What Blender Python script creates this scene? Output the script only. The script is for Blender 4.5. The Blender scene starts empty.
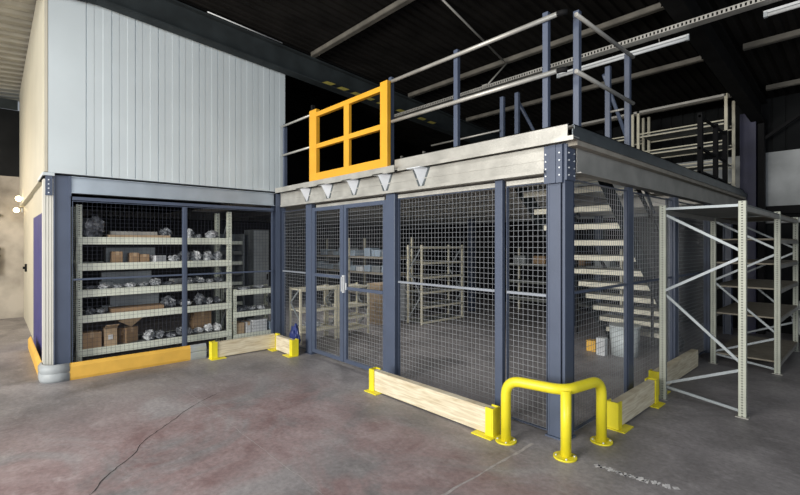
import bpy, math, random
from mathutils import Vector, Matrix
random.seed(7)
COL = bpy.context.scene.collection
PI = math.pi

# ------------------------------------------------------------------ materials
def mat(name, col, rough=0.6, metal=0.0, var=0.12, scale=6.0, bump=0.0, bscale=40.0, col2=None, thr=(0.35, 0.7), emit=None, spec=0.5, transm=0.0):
    m = bpy.data.materials.new(name); m.use_nodes = True
    nt = m.node_tree; N = nt.nodes; L = nt.links
    b = N['Principled BSDF']
    tc = N.new('ShaderNodeTexCoord')
    nz = N.new('ShaderNodeTexNoise'); nz.inputs['Scale'].default_value = scale; nz.inputs['Detail'].default_value = 6
    L.new(tc.outputs['Object'], nz.inputs['Vector'])
    cr = N.new('ShaderNodeValToRGB')
    cr.color_ramp.elements[0].position = thr[0]; cr.color_ramp.elements[1].position = thr[1]
    c = Vector(col)
    a = c * (1 - var)
    z = Vector(col2) if col2 else c * (1 + var)
    cr.color_ramp.elements[0].color = (*a, 1); cr.color_ramp.elements[1].color = (min(z.x, 1), min(z.y, 1), min(z.z, 1), 1)
    L.new(nz.outputs['Fac'], cr.inputs['Fac']); L.new(cr.outputs['Color'], b.inputs['Base Color'])
    b.inputs['Roughness'].default_value = rough; b.inputs['Metallic'].default_value = metal
    b.inputs['Specular IOR Level'].default_value = spec
    if transm: b.inputs['Transmission Weight'].default_value = transm
    if bump:
        n2 = N.new('ShaderNodeTexNoise'); n2.inputs['Scale'].default_value = bscale
        L.new(tc.outputs['Object'], n2.inputs['Vector'])
        bp = N.new('ShaderNodeBump'); bp.inputs['Strength'].default_value = bump; bp.inputs['Distance'].default_value = 0.01
        L.new(n2.outputs['Fac'], bp.inputs['Height']); L.new(bp.outputs['Normal'], b.inputs['Normal'])
    if emit:
        b.inputs['Emission Color'].default_value = (*emit[0], 1); b.inputs['Emission Strength'].default_value = emit[1]
    return m

M = {}
M['blue'] = mat('slate_blue_paint', (0.078, 0.100, 0.155), 0.42, 0.0, 0.08, 3)
M['wire'] = mat('wire_mesh_paint', (0.34, 0.36, 0.39), 0.4, 0.3, 0.05)
M['wire_shaded'] = mat('shaded_wire_mesh_paint', (0.035, 0.04, 0.06), 0.5, 0.0, 0.05)  # shaded copy of the front wire paint: weaker light on the wing put into colour
M['rail_grey'] = mat('pale_grey_rail_paint', (0.30, 0.33, 0.38), 0.45, 0.2, 0.08)
M['zinc'] = mat('galvanised_steel', (0.50, 0.49, 0.45), 0.42, 0.35, 0.16, 5, 0.15, 60)
M['zinc_b'] = mat('bright_galvanised_steel', (0.78, 0.82, 0.86), 0.35, 0.3, 0.06, 9)
M['zinc_dull'] = mat('dull_galvanised_steel', (0.42, 0.41, 0.38), 0.5, 0.4, 0.14, 4)
M['deck'] = mat('corrugated_deck_steel', (0.38, 0.37, 0.34), 0.35, 0.7, 0.1, 5)
M['yellow'] = mat('safety_yellow_paint', (0.88, 0.76, 0.03), 0.4, 0, 0.05, 6)
M['orange'] = mat('golden_yellow_paint', (0.80, 0.40, 0.025), 0.45, 0, 0.04, 6)
M['bumper'] = mat('amber_polymer', (0.80, 0.47, 0.08), 0.5, 0, 0.08, 5)
M['grey_poly'] = mat('grey_polymer', (0.36, 0.39, 0.41), 0.5, 0, 0.08, 8)
M['siding'] = mat('pale_blue_grey_siding', (0.60, 0.67, 0.70), 0.5, 0.05, 0.05, 1.2)
M['cream'] = mat('cream_siding', (0.56, 0.53, 0.43), 0.6, 0, 0.05, 1.5)
M['rack'] = mat('pale_green_grey_rack_paint', (0.76, 0.80, 0.69), 0.5, 0.0, 0.07, 8)
M['rack_cream'] = mat('cream_rack_paint', (0.68, 0.64, 0.50), 0.5, 0.0, 0.07, 8)
M['brace'] = mat('galvanised_brace', (0.27, 0.30, 0.32), 0.45, 0.3, 0.07, 8)
M['black'] = mat('black_paint', (0.009, 0.009, 0.010), 0.8, 0, 0.2, spec=0.2)
M['hole'] = mat('dark_hole', (0.02, 0.02, 0.02), 0.9)
M['girder'] = mat('dark_girder_paint', (0.028, 0.035, 0.038), 0.8, 0, 0.25, 3, spec=0.2)
M['purple'] = mat('dark_violet_blue_paint', (0.016, 0.018, 0.062), 0.5, 0, 0.15, 4)
M['boardedge'] = mat('grey_tan_board_edge', (0.33, 0.30, 0.25), 0.8, 0, 0.1, 8)
M['girder_z'] = mat('dark_zinc', (0.13, 0.15, 0.16), 0.4, 0.5, 0.15, 4)
M['violet'] = mat('violet_blue_paint', (0.045, 0.045, 0.20), 0.5, 0, 0.15, 4)
M['purlin'] = mat('dusty_zinc_purlin', (0.14, 0.13, 0.11), 0.6, 0.1, 0.25, 4)
M['tread'] = mat('pale_stair_tread', (0.80, 0.77, 0.64), 0.5, 0.0, 0.08, 6)
M['card'] = mat('cardboard', (0.33, 0.22, 0.13), 0.85, 0, 0.12, 7)
M['card_l'] = mat('light_cardboard', (0.46, 0.34, 0.22), 0.85, 0, 0.1, 7)
M['white'] = mat('white_wrap', (0.62, 0.64, 0.66), 0.5, 0, 0.1, 9)
M['film'] = mat('crumpled_plastic_film', (0.32, 0.34, 0.37), 0.25, 0, 0.5, 22, 0.6, 30, col2=(0.62, 0.65, 0.68))
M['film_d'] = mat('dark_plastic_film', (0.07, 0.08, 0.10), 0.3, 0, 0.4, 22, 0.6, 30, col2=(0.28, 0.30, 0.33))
M['bluebox'] = mat('pale_blue_box', (0.30, 0.38, 0.47), 0.6, 0, 0.1, 6)
M['bin'] = mat('grey_parts_bin', (0.20, 0.22, 0.23), 0.6, 0, 0.12, 6)
M['shelfboard'] = mat('chipboard_shelf', (0.27, 0.24, 0.19), 0.8, 0, 0.15, 12)
M['greyshelf'] = mat('grey_shelf_panel', (0.17, 0.18, 0.17), 0.7, 0, 0.15, 8)
M['bluecloth'] = mat('blue_plastic', (0.02, 0.035, 0.16), 0.5, 0, 0.2, 8)
M['bucket'] = mat('white_bucket_plastic', (0.60, 0.66, 0.68), 0.4, 0, 0.08, 6)
M['tube'] = mat('fluorescent_batten_white', (0.62, 0.64, 0.65), 0.4, 0, 0.04)
M['glow'] = mat('lit_wall_lamp', (1, 0.9, 0.7), 0.4, emit=((1.0, 0.78, 0.45), 14.0))
M['red'] = mat('red_plastic', (0.35, 0.05, 0.03), 0.5)
M['concrete_wall'] = mat('stained_concrete', (0.36, 0.32, 0.27), 0.9, 0, 0.45, 1.6, 0.3, 14, thr=(0.3, 0.65), col2=(0.50, 0.46, 0.40))
M['darkclad'] = mat('dark_wall_cladding', (0.014, 0.015, 0.016), 0.95, 0, 0.2, 2, spec=0.1)
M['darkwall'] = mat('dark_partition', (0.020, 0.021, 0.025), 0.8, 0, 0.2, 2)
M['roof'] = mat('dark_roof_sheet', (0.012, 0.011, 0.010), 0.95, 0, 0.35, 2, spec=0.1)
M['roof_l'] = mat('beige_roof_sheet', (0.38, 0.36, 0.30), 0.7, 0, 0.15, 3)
M['paint_mark'] = mat('worn_white_floor_paint', (0.68, 0.67, 0.68), 0.8, 0, 0.2, 30)
M['crack'] = mat('crack_grime', (0.018, 0.016, 0.017), 0.9)
M['joint'] = mat('pale_floor_joint', (0.42, 0.39, 0.385), 0.85, 0, 0.2, 20)

def wood_mat():
    m = mat('pale_sawn_timber', (0.60, 0.50, 0.33), 0.75, 0, 0.1)
    nt = m.node_tree; N = nt.nodes; L = nt.links
    tc = N.new('ShaderNodeTexCoord'); mp = N.new('ShaderNodeMapping'); mp.inputs['Scale'].default_value = (1.2, 1.2, 14)
    nz = N.new('ShaderNodeTexNoise'); nz.inputs['Scale'].default_value = 3.2; nz.inputs['Detail'].default_value = 8; nz.inputs['Distortion'].default_value = 0.8
    cr = N.new('ShaderNodeValToRGB')
    e = cr.color_ramp.elements
    e[0].position = 0.3; e[0].color = (0.56, 0.46, 0.30, 1); e[1].position = 0.62; e[1].color = (0.80, 0.73, 0.56, 1)
    L.new(tc.outputs['Object'], mp.inputs['Vector']); L.new(mp.outputs['Vector'], nz.inputs['Vector'])
    L.new(nz.outputs['Fac'], cr.inputs['Fac']); L.new(cr.outputs['Color'], N['Principled BSDF'].inputs['Base Color'])
    return m
M['wood'] = wood_mat()

def floor_mat():
    m = bpy.data.materials.new('worn_concrete_floor'); m.use_nodes = True
    nt = m.node_tree; N = nt.nodes; L = nt.links; b = N['Principled BSDF']
    tc = N.new('ShaderNodeTexCoord')
    def noise(sc, det=6, dist=0.0, rough=0.5):
        n = N.new('ShaderNodeTexNoise'); n.inputs['Scale'].default_value = sc; n.inputs['Detail'].default_value = det
        n.inputs['Distortion'].default_value = dist; n.inputs['Roughness'].default_value = rough
        L.new(tc.outputs['Object'], n.inputs['Vector']); return n
    def ramp(src, p0, c0, p1, c1):
        r = N.new('ShaderNodeValToRGB'); e = r.color_ramp.elements
        e[0].position = p0; e[0].color = (*c0, 1); e[1].position = p1; e[1].color = (*c1, 1)
        L.new(src, r.inputs['Fac']); return r
    def mix(fac, a, c, mode='MIX'):
        x = N.new('ShaderNodeMix'); x.data_type = 'RGBA'; x.blend_type = mode
        if isinstance(fac, float): x.inputs[0].default_value = fac
        else: L.new(fac, x.inputs[0])
        L.new(a, x.inputs[6]); L.new(c, x.inputs[7]); return x.outputs[2]
    base = ramp(noise(1.1, 8, 0.6, 0.6).outputs['Fac'], 0.32, (0.165, 0.156, 0.160), 0.68, (0.375, 0.352, 0.362))
    # worn red paint, kept to the open floor in front of the cage
    red = ramp(noise(2.1, 9, 1.2, 0.62).outputs['Fac'], 0.30, (0.215, 0.130, 0.130), 0.75, (0.40, 0.32, 0.325))
    where = ramp(noise(0.9, 5, 1.5, 0.6).outputs['Fac'], 0.38, (0, 0, 0), 0.54, (1, 1, 1))
    sep = N.new('ShaderNodeSeparateXYZ'); L.new(tc.outputs['Object'], sep.inputs[0])
    mr = N.new('ShaderNodeMapRange'); mr.inputs['From Min'].default_value = -0.3; mr.inputs['From Max'].default_value = -0.9
    L.new(sep.outputs['Y'], mr.inputs['Value'])
    mx = N.new('ShaderNodeMapRange'); mx.inputs['From Min'].default_value = -3.9; mx.inputs['From Max'].default_value = -2.4
    L.new(sep.outputs['X'], mx.inputs['Value'])
    mu = N.new('ShaderNodeMath'); mu.operation = 'MULTIPLY'; L.new(mr.outputs[0], mu.inputs[0]); L.new(mx.outputs[0], mu.inputs[1])
    mu2 = N.new('ShaderNodeMath'); mu2.operation = 'MULTIPLY'; L.new(mu.outputs[0], mu2.inputs[0]); L.new(where.outputs['Color'], mu2.inputs[1])
    mu3 = N.new('ShaderNodeMath'); mu3.operation = 'MULTIPLY'; mu3.inputs[1].default_value = 0.9; L.new(mu2.outputs[0], mu3.inputs[0])
    c = mix(mu3.outputs[0], base.outputs['Color'], red.outputs['Color'])
    # scuffs and pale scratches
    mp = N.new('ShaderNodeMapping'); mp.inputs['Scale'].default_value = (1.0, 2.0, 1.0); mp.inputs['Rotation'].default_value = (0, 0, 0.6)
    L.new(tc.outputs['Object'], mp.inputs['Vector'])
    sn = N.new('ShaderNodeTexNoise'); sn.inputs['Scale'].default_value = 3.0; sn.inputs['Detail'].default_value = 10; sn.inputs['Roughness'].default_value = 0.7
    L.new(mp.outputs['Vector'], sn.inputs['Vector'])
    sc = ramp(sn.outputs['Fac'], 0.54, (0, 0, 0), 0.78, (0.45, 0.45, 0.45))
    pale = N.new('ShaderNodeRGB'); pale.outputs[0].default_value = (0.55, 0.53, 0.54, 1)
    c = mix(sc.outputs['Color'], c, pale.outputs[0])
    fine = ramp(noise(26, 6, 0, 0.7).outputs['Fac'], 0.3, (0.75, 0.75, 0.75), 0.7, (1.2, 1.2, 1.2))
    c = mix(1.0, c, fine.outputs['Color'], 'MULTIPLY')
    L.new(c, b.inputs['Base Color'])
    rr = ramp(noise(1.7, 6).outputs['Fac'], 0.3, (0.42, 0.42, 0.42), 0.7, (0.68, 0.68, 0.68)); L.new(rr.outputs['Color'], b.inputs['Roughness'])
    bp = N.new('ShaderNodeBump'); bp.inputs['Strength'].default_value = 0.12; bp.inputs['Distance'].default_value = 0.01
    L.new(noise(14, 8).outputs['Fac'], bp.inputs['Height']); L.new(bp.outputs['Normal'], b.inputs['Normal'])
    return m
M['floor'] = floor_mat()

def perf_mat(name, base):
    # painted upright with rows of small dark slots (object space z)
    m = mat(name, base, 0.5, 0.1, 0.07, 8)
    nt = m.node_tree; N = nt.nodes; L = nt.links; b = N['Principled BSDF']
    src = b.inputs['Base Color'].links[0].from_socket
    tc = N.new('ShaderNodeTexCoord'); sep = N.new('ShaderNodeSeparateXYZ'); L.new(tc.outputs['Object'], sep.inputs[0])
    w = N.new('ShaderNodeMath'); w.operation = 'PINGPONG'; w.inputs[1].default_value = 0.0125; L.new(sep.outputs['Z'], w.inputs[0])
    g = N.new('ShaderNodeMath'); g.operation = 'GREATER_THAN'; g.inputs[1].default_value = 0.0075; L.new(w.outputs[0], g.inputs[0])
    # rows run near the middle of each face: use local x and y bands
    def band(sock, lo, hi):
        a = N.new('ShaderNodeMath'); a.operation = 'COMPARE'; a.inputs[1].default_value = (lo + hi) / 2; a.inputs[2].default_value = (hi - lo) / 2
        L.new(sock, a.inputs[0]); return a.outputs[0]
    bx, by = band(sep.outputs['X'], -0.007, 0.007), band(sep.outputs['Y'], -0.007, 0.007)
    mx = N.new('ShaderNodeMath'); mx.operation = 'MAXIMUM'; L.new(bx, mx.inputs[0]); L.new(by, mx.inputs[1])
    mu = N.new('ShaderNodeMath'); mu.operation = 'MULTIPLY'; L.new(g.outputs[0], mu.inputs[0]); L.new(mx.outputs[0], mu.inputs[1])
    x = N.new('ShaderNodeMix'); x.data_type = 'RGBA'; L.new(mu.outputs[0], x.inputs[0]); L.new(src, x.inputs[6]); x.inputs[7].default_value = (0.03, 0.03, 0.03, 1)
    L.new(x.outputs[2], b.inputs['Base Color'])
    return m
M['perf'] = perf_mat('slotted_rack_upright', (0.44, 0.46, 0.39))
M['perf_l'] = perf_mat('slotted_shelf_upright', (0.70, 0.74, 0.63))

# ------------------------------------------------------------------ mesh builder
class MB:
    def __init__(s): s.v = []; s.f = []; s.smooth = []
    def face(s, idx, sm=False): s.f.append(idx); s.smooth.append(sm)
    def box(s, x0, x1, y0, y1, z0, z1):
        b = len(s.v)
        s.v += [(x, y, z) for z in (z0, z1) for (x, y) in ((x0, y0), (x1, y0), (x1, y1), (x0, y1))]
        for q in ((0, 3, 2, 1), (4, 5, 6, 7), (0, 1, 5, 4), (1, 2, 6, 5), (2, 3, 7, 6), (3, 0, 4, 7)):
            s.face([b + i for i in q])
        return s
    def bar(s, p, q, w, h=None, up=(0, 0, 1)):
        h = w if h is None else h
        p = Vector(p); q = Vector(q); d = (q - p).normalized(); u = Vector(up)
        if abs(d.dot(u)) > 0.98: u = Vector((0, 1, 0))
        sdir = d.cross(u).normalized(); u = sdir.cross(d).normalized()
        b = len(s.v)
        for e in (p, q):
            for a, c in ((-1, -1), (1, -1), (1, 1), (-1, 1)):
                s.v.append(tuple(e + sdir * a * w / 2 + u * c * h / 2))
        for qd in ((0, 3, 2, 1), (4, 5, 6, 7), (0, 1, 5, 4), (1, 2, 6, 5), (2, 3, 7, 6), (3, 0, 4, 7)):
            s.face([b + i for i in qd])
        return s
    def tube(s, pts, r, n=12, cap=True):
        pts = [Vector(p) for p in pts]; b = len(s.v); prev = None
        for i, p in enumerate(pts):
            d = (pts[min(i + 1, len(pts) - 1)] - pts[max(i - 1, 0)]).normalized()
            if prev is None:
                u = Vector((0, 0, 1)) if abs(d.z) < 0.95 else Vector((1, 0, 0))
                u = (u - d * u.dot(d)).normalized()
            else: u = (prev - d * prev.dot(d)).normalized()
            prev = u; w = d.cross(u)
            rr = r[i] if isinstance(r, (list, tuple)) else r
            for k in range(n):
                a = 2 * PI * k / n; s.v.append(tuple(p + (u * math.cos(a) + w * math.sin(a)) * rr))
        for i in range(len(pts) - 1):
            for k in range(n):
                s.face([b + i * n + k, b + i * n + (k + 1) % n, b + (i + 1) * n + (k + 1) % n, b + (i + 1) * n + k], True)
        if cap:
            s.face([b + k for k in reversed(range(n))]); s.face([b + (len(pts) - 1) * n + k for k in range(n)])
        return s
    def prism(s, prof, axis, a0, a1):
        # prof: list of 2D points (closed, ccw); extruded along axis
        b = len(s.v); n = len(prof)
        def mk(u, v, a): return {'x': (a, u, v), 'y': (u, a, v), 'z': (u, v, a)}[axis]
        for a in (a0, a1): s.v += [mk(u, v, a) for u, v in prof]
        for k in range(n): s.face([b + k, b + (k + 1) % n, b + n + (k + 1) % n, b + n + k])
        s.face([b + k for k in reversed(range(n))]); s.face([b + n + k for k in range(n)])
        return s
    def sheet(s, prof, axis, a0, a1, th):
        # open polyline prof thickened by th (offset along +second coord)
        return s.prism(prof + [(u, v + th) for u, v in reversed(prof)], axis, a0, a1)
    def build(s, name, m, parent=None, origin=None, bevel=0.0):
        me = bpy.data.meshes.new(name)
        o = bpy.data.objects.new(name, me); COL.objects.link(o)
        base = Vector((0, 0, 0))
        if parent is not None: base = Vector(parent.location) if parent.parent is None else Vector(parent['_w'])
        if origin is None:
            if parent is None:
                xs = [v[0] for v in s.v]; ys = [v[1] for v in s.v]; zs = [v[2] for v in s.v]
                origin = Vector(((min(xs) + max(xs)) / 2, (min(ys) + max(ys)) / 2, min(zs)))
            else: origin = base
        origin = Vector(origin)
        me.from_pydata([tuple(Vector(v) - origin) for v in s.v], [], s.f)
        me.validate(); me.update()
        if len(me.polygons) == len(s.smooth):
            me.polygons.foreach_set('use_smooth', s.smooth)
        import bmesh
        bm = bmesh.new(); bm.from_mesh(me); bmesh.ops.recalc_face_normals(bm, faces=bm.faces); bm.to_mesh(me); bm.free()
        me.materials.append(M[m] if isinstance(m, str) else m)
        if parent is not None:
            o.parent = parent; o.location = origin - base; o['_w'] = tuple(origin)
        else: o.location = origin
        if bevel:
            md = o.modifiers.new('bevel', 'BEVEL'); md.width = bevel; md.segments = 2; md.limit_method = 'ANGLE'; md.angle_limit = 0.7
        return o

def tag(o, label, cat, group=None, kind=None):
    o['label'] = label; o['category'] = cat
    if group: o['group'] = group
    if kind: o['kind'] = kind
    return o
def empty(name, loc, label, cat, group=None):
    o = bpy.data.objects.new(name, None); COL.objects.link(o); o.location = loc; o.empty_display_size = 0.1
    return tag(o, label, cat, group)
def struct(name, mb, m, label=None, cat=None, **k):
    o = mb.build(name, m, **k); o['kind'] = 'structure'
    if label: o['label'] = label; o['category'] = cat
    return o
def copy_tree(o, parent=None):
    c = o.copy(); COL.objects.link(c); c.parent = parent
    for ch in list(o.children): copy_tree(ch, c)
    return c

# ------------------------------------------------------------------ setting
XW = -4.85          # plane of the left wing front
H_DECK = 2.44
struct('floor', MB().box(-12, 6, -14, 7.2, -0.1, 0), 'floor', 'worn grey concrete floor with faded red paint patches', 'floor', origin=(0, 0, 0))

def roof_z(y): return 4.98 - 0.077 * abs(y + 2.5)
def ribbed_roof(x0, x1, y0, y1, pitch=0.14, dep=0.03, th=0.012):
    mb = MB(); n = int((x1 - x0) / pitch)
    prof = []
    for i in range(n):
        x = x0 + i * pitch
        prof += [(x, 0), (x + pitch * .45, 0), (x + pitch * .55, dep), (x + pitch * .9, dep)]
    prof.append((x0 + n * pitch, 0))
    for ya, yb in ((y0, y1),):
        b = len(mb.v)
        for y in (ya, yb):
            for (x, z) in prof: mb.v.append((x, y, roof_z(y) + z))
            for (x, z) in prof: mb.v.append((x, y, roof_z(y) + z + th))
        k = len(prof)
        for i in range(k - 1):
            mb.face([b + i, b + i + 1, b + 2 * k + i + 1, b + 2 * k + i])
            mb.face([b + k + i, b + 3 * k + i, b + 3 * k + i + 1, b + k + i + 1])
    return mb
def joinmb(a, b):
    o = len(a.v); a.v += b.v; a.f += [[i + o for i in f] for f in b.f]; a.smooth += b.smooth; return a
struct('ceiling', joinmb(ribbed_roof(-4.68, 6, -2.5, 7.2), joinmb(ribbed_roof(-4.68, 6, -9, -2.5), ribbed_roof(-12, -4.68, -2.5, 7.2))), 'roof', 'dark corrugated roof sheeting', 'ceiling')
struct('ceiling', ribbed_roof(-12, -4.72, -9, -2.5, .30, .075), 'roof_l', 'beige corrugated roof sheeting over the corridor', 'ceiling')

# back wall (y = 7): pale render, shadowed foot coloured dark, dark cladding above
struct('wall_back', MB().box(-11, 6, 7.0, 7.15, 0, 2.2), 'darkclad', 'lower part of back wall, shade painted dark', 'wall')
struct('wall_back', MB().box(-11, 6, 7.0, 7.15, 2.2, 3.27), mat('pale_rendered_wall', (0.46, 0.48, 0.49), 0.85, 0, 0.18, 2.2, 0.2, 20), 'pale grey rendered back wall', 'wall')
mb = MB()
for i in range(85): mb.box(-11 + i * .2, -11 + i * .2 + .17, 6.98, 7.12, 3.27, 4.25)
mb.box(-11, 6, 7.01, 7.12, 3.27, 4.25)
struct('wall_back', mb, 'darkclad', 'dark ribbed cladding above back wall', 'wall')
# far left wall (x = -11)
struct('wall_left', MB().box(-11.2, -11, -9, 7, 0, 3.06), 'concrete_wall', 'stained concrete wall at end of corridor', 'wall')
mb = MB().box(-11.2, -11.0, -9, 7, 3.06, 4.50)
struct('wall_left', mb, 'darkclad', 'dark panel above corridor end wall', 'wall')
struct('trim_1', MB().box(-10.98, -10.9, -9, -3.02, 4.50, 4.70), 'girder', 'dark steel rail under corridor ceiling', 'trim')
# inner partition behind the caged shelving
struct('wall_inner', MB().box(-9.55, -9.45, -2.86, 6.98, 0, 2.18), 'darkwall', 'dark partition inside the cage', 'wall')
# upper wing wall: profiled siding facing the hall, smooth cream side facing the corridor
mb = MB(); ys, ye = -2.95, 0.07; xf = XW + 0.03
prof = []; ribs = [-2.86, -2.585, -2.32, -2.06, -1.79, -1.53, -1.265, -1.005, -.74, -.47, -.2]
prof.append((ys, xf))
for r in ribs[1:]:
    prof += [(r - .006, xf), (r - .003, xf - .012), (r + .003, xf - .012), (r + .006, xf), (r + .075, xf), (r + .085, xf - .0018), (r + .165, xf - .0018), (r + .175, xf)]
prof += [(ye, xf), (ye, xf - .10), (ys, xf - .10)]
b = len(mb.v); n = len(prof)
for top in (0, 1):
    for (y, x) in prof:
        mb.v.append((x, y, 2.435 if not top else 4.56 - 0.077 * abs(y + 2.5)))
for k in range(n): mb.face([b + k, b + (k + 1) % n, b + n + (k + 1) % n, b + n + k])
mb.face([b + k for k in range(n)]); mb.face([b + n + k for k in range(n)])
struct('wall_upper', mb, 'siding', 'pale blue-grey profiled siding above caged shelving', 'wall')
mb = MB().box(-10.99, xf - .11, -2.99, -2.90, 2.40, 4.88); mb.box(xf - .11, xf - .0, -2.985, -2.955, 2.44, 4.5)
struct('wall_upper', mb, 'cream', 'cream side wall of upper wing over corridor', 'wall')
struct('wall_upper', MB().box(-10.9, xf - .12, 0.0, 0.07, 2.47, 4.6), 'darkclad', 'end wall of upper wing behind siding', 'wall')
struct('wall_upper', MB().box(-10.9, XW - .08, -2.88, -0.02, 2.42, 2.46), 'darkclad', 'floor slab of upper wing', 'floor')
# lower corridor wall, recessed
struct('wall_corridor', MB().box(-10.99, -6.9, -2.92, -2.87, 0, 2.40), 'cream', 'cream corridor wall below upper wing', 'wall')
struct('wall_corridor', MB().box(-6.9, -5.05, -2.90, -2.87, 0, 2.40), 'cream', 'cream corridor wall beside the cage', 'wall')
struct('trim_2', MB().box(-7.6, -5.6, -2.935, -2.905, 0, 2.02), 'violet', 'dark violet column in corridor', 'column')
struct('trim_2', MB().box(-7.6, -5.6, -2.935, -2.905, 2.02, 2.40), 'cream', 'cream upper part of corridor column', 'column')
struct('trim_3', MB().box(-5.6, XW + .02, -3.0, -2.89, 2.40, 2.435), 'siding', 'pale soffit edge below siding corner', 'trim')
mb = MB()
for i in range(4): mb.box(-4.93 - .0, -4.862, -2.992 + i * .027, -2.992 + i * .027 + .019, 0.0, 2.36)
mb.box(-5.05, -4.875, -2.985, -2.89, 0, 2.36)
for i in range(4): mb.box(-5.04 + i * .04, -5.04 + i * .04 + .026, -2.992, -2.98, 0, 2.36)
struct('trim_4', mb, mat('pale_fluted_cladding', (0.78, 0.77, 0.70), 0.5, 0.1, 0.06, 3), 'pale fluted cladding at wing corner', 'trim')

# roof rafters, purlins
def rafter(xc, w, y0, y1, hh=0.37, ends=None):
    mb = MB()
    def seg(ya, yb, za, zb, x0, x1, h):
        b = len(mb.v)
        for (y, z) in ((ya, za), (yb, zb)):
            mb.v += [(x0, y, z - h), (x1, y, z - h), (x1, y, z), (x0, y, z)]
        for q in ((0, 3, 2, 1), (4, 5, 6, 7), (0, 1, 5, 4), (1, 2, 6, 5), (2, 3, 7, 6), (3, 0, 4, 7)): mb.face([b + i for i in q])
    for (ya, yb) in ((y0, -2.5), (-2.5, y1)):
        za, zb = roof_z(ya) - .085, roof_z(yb) - .085
        seg(ya, yb, za, zb, xc - w / 2, xc + w / 2, .02)
        seg(ya, yb, za - hh + .02, zb - hh + .02, xc - w / 2, xc + w / 2, .02)
        seg(ya, yb, za - .01, zb - .01, xc - .008, xc + .008, hh - .02)
    return mb
struct('roof_rafter', rafter(-4.68, .18, -8.9, 6.9), 'girder', 'dark steel rafter above the siding', 'beam')
struct('roof_rafter', rafter(0.24, .18, -8.9, 6.9, .42), mat('black_brown_rafter', (0.010, 0.010, 0.010), 0.9, 0, 0.2, spec=0.1), 'blackish steel rafter over the right end of mezzanine', 'beam')
for yy, nm in ((.45, 'near'), (2.65, 'middle'), (4.45, 'third'), (6.3, 'far')):
    mb = MB(); z = roof_z(yy)
    mb.box(-4.6, .08, yy - .035, yy + .035, z - .085, z - .075); mb.box(-4.6, -.1, yy - .035, yy - .028, z - .08, z - .004); mb.box(-4.6, -.1, yy - .035, yy + .035, z - .012, z - .004)
    mb.box(.4, 6, yy - .035, yy + .035, z - .085, z - .075); mb.box(.4, 6, yy - .035, yy - .028, z - .08, z - .004)
    struct('roof_purlin', mb, 'purlin', nm + ' zinc roof purlin', 'beam')
# warning stripes on rafter flange
for i in range(9):
    y0 = .62 + i * .29 + (0.2 if i > 4 else 0)
    zz = roof_z(y0) - .085 - .37
    mb = MB(); b = len(mb.v)
    mb.v += [(-4.60, y0, zz + .008), (-4.575, y0, zz + .008), (-4.575, y0 + .17, zz - .0), (-4.60, y0 + .17, zz - .0)]
    mb.v += [(v[0], v[1] + .10, v[2] + .045) for v in mb.v[:4]]
    mb.face([0, 1, 2, 3]); mb.face([4, 5, 6, 7]); mb.face([0, 1, 5, 4]); mb.face([1, 2, 6, 5]); mb.face([2, 3, 7, 6]); mb.face([3, 0, 4, 7])
    o = mb.build('warning_stripe', mat('faded_warning_yellow', (0.33, 0.28, 0.06), 0.7)); o['kind'] = 'structure'
# hall column at the back
mb = MB().box(-.01, .22, 6.56, 6.59, 0, 3.95); mb.box(-.01, .22, 6.81, 6.84, 0, 3.95); mb.box(.095, .105, 6.58, 6.82, 0, 3.95)
struct('hall_column', mb, 'purple', 'dark violet steel column at the back wall', 'column')
struct('hall_column', MB().box(.24, .33, 6.6, 6.75, 0, 3.74), 'black', 'black steel stanchion beside violet column', 'column')

# ------------------------------------------------------------------ mezzanine platform
mez = empty('mezzanine_platform', (0, 0, 0), 'steel mezzanine platform with galvanised edge beams on slate blue columns', 'mezzanine')
def sigma(mbx, axis, a0, a1, pos, sgn, z0, z1, d=.07, lip=.02, t=.006):
    # C-channel web at pos, flanges pointing back by d
    def bx(u0, u1, za, zb):
        if axis == 'x': mbx.box(a0, a1, min(u0, u1), max(u0, u1), za, zb)
        else: mbx.box(min(u0, u1), max(u0, u1), a0, a1, za, zb)
    bx(pos, pos - sgn * t, z0, z1); bx(pos, pos - sgn * d, z0, z0 + t); bx(pos, pos - sgn * d, z1 - t, z1)
# front edge beam: recessed web and projecting lower ledge
mb = MB(); sigma(mb, 'x', -4.78, -.155, -.03, -1, 2.185, 2.42); mb.box(-4.70, -.155, -.075, -.03, 2.185, 2.193); mb.box(-4.70, -.155, -.078, -.074, 2.185, 2.215)
mb.box(-4.7, -.16, -.035, -.028, 2.30, 2.31)
mb.build('front_edge_beam', 'zinc', mez)
mb = MB().box(-2.03, -.69, .005, .03, 2.125, 2.165); mb.box(-.57, -.16, .005, .03, 2.125, 2.165); mb.box(-3.78, -2.27, .005, .03, 2.12, 2.16)
mb.build('mesh_top_channel', 'zinc', mez)
mb = MB(); sigma(mb, 'y', .13, 6.5, .03, 1, 2.185, 2.42); mb.box(.03, .065, .13, 6.5, 2.185, 2.193)
mb.build('right_edge_beam', 'zinc_dull', mez)
# deck rim: pale lip and toe board
mb = MB().box(-1.92, .112, -.10, .0, 2.437, 2.445); mb.box(-1.92, .112, -.105, -.095, 2.415, 2.45)
mb.build('deck_lip', 'zinc', mez)
MB().box(.02, .095, 0.0, 6.5, 2.39, 2.436).build('deck_board_edge', 'boardedge', mez)
MB().box(.10, .108, -.10, 6.5, 2.43, 2.50).build('deck_lip', 'girder_z', mez)  # right lip darker than the front one, shade put into its colour
mb = MB().box(-2.02, .04, -.055, -.047, 2.452, 2.565).box(-2.02, .04, -.055, -.04, 2.557, 2.565)
mb.build('toe_board', 'zinc', mez)
mb = MB().box(.055, .063, .02, 6.5, 2.44, 2.565).box(.04, .063, .02, 6.5, 2.557, 2.565)
mb.build('toe_board', 'girder_z', mez)  # right toe board in darker zinc: shade on this face painted in
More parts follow.
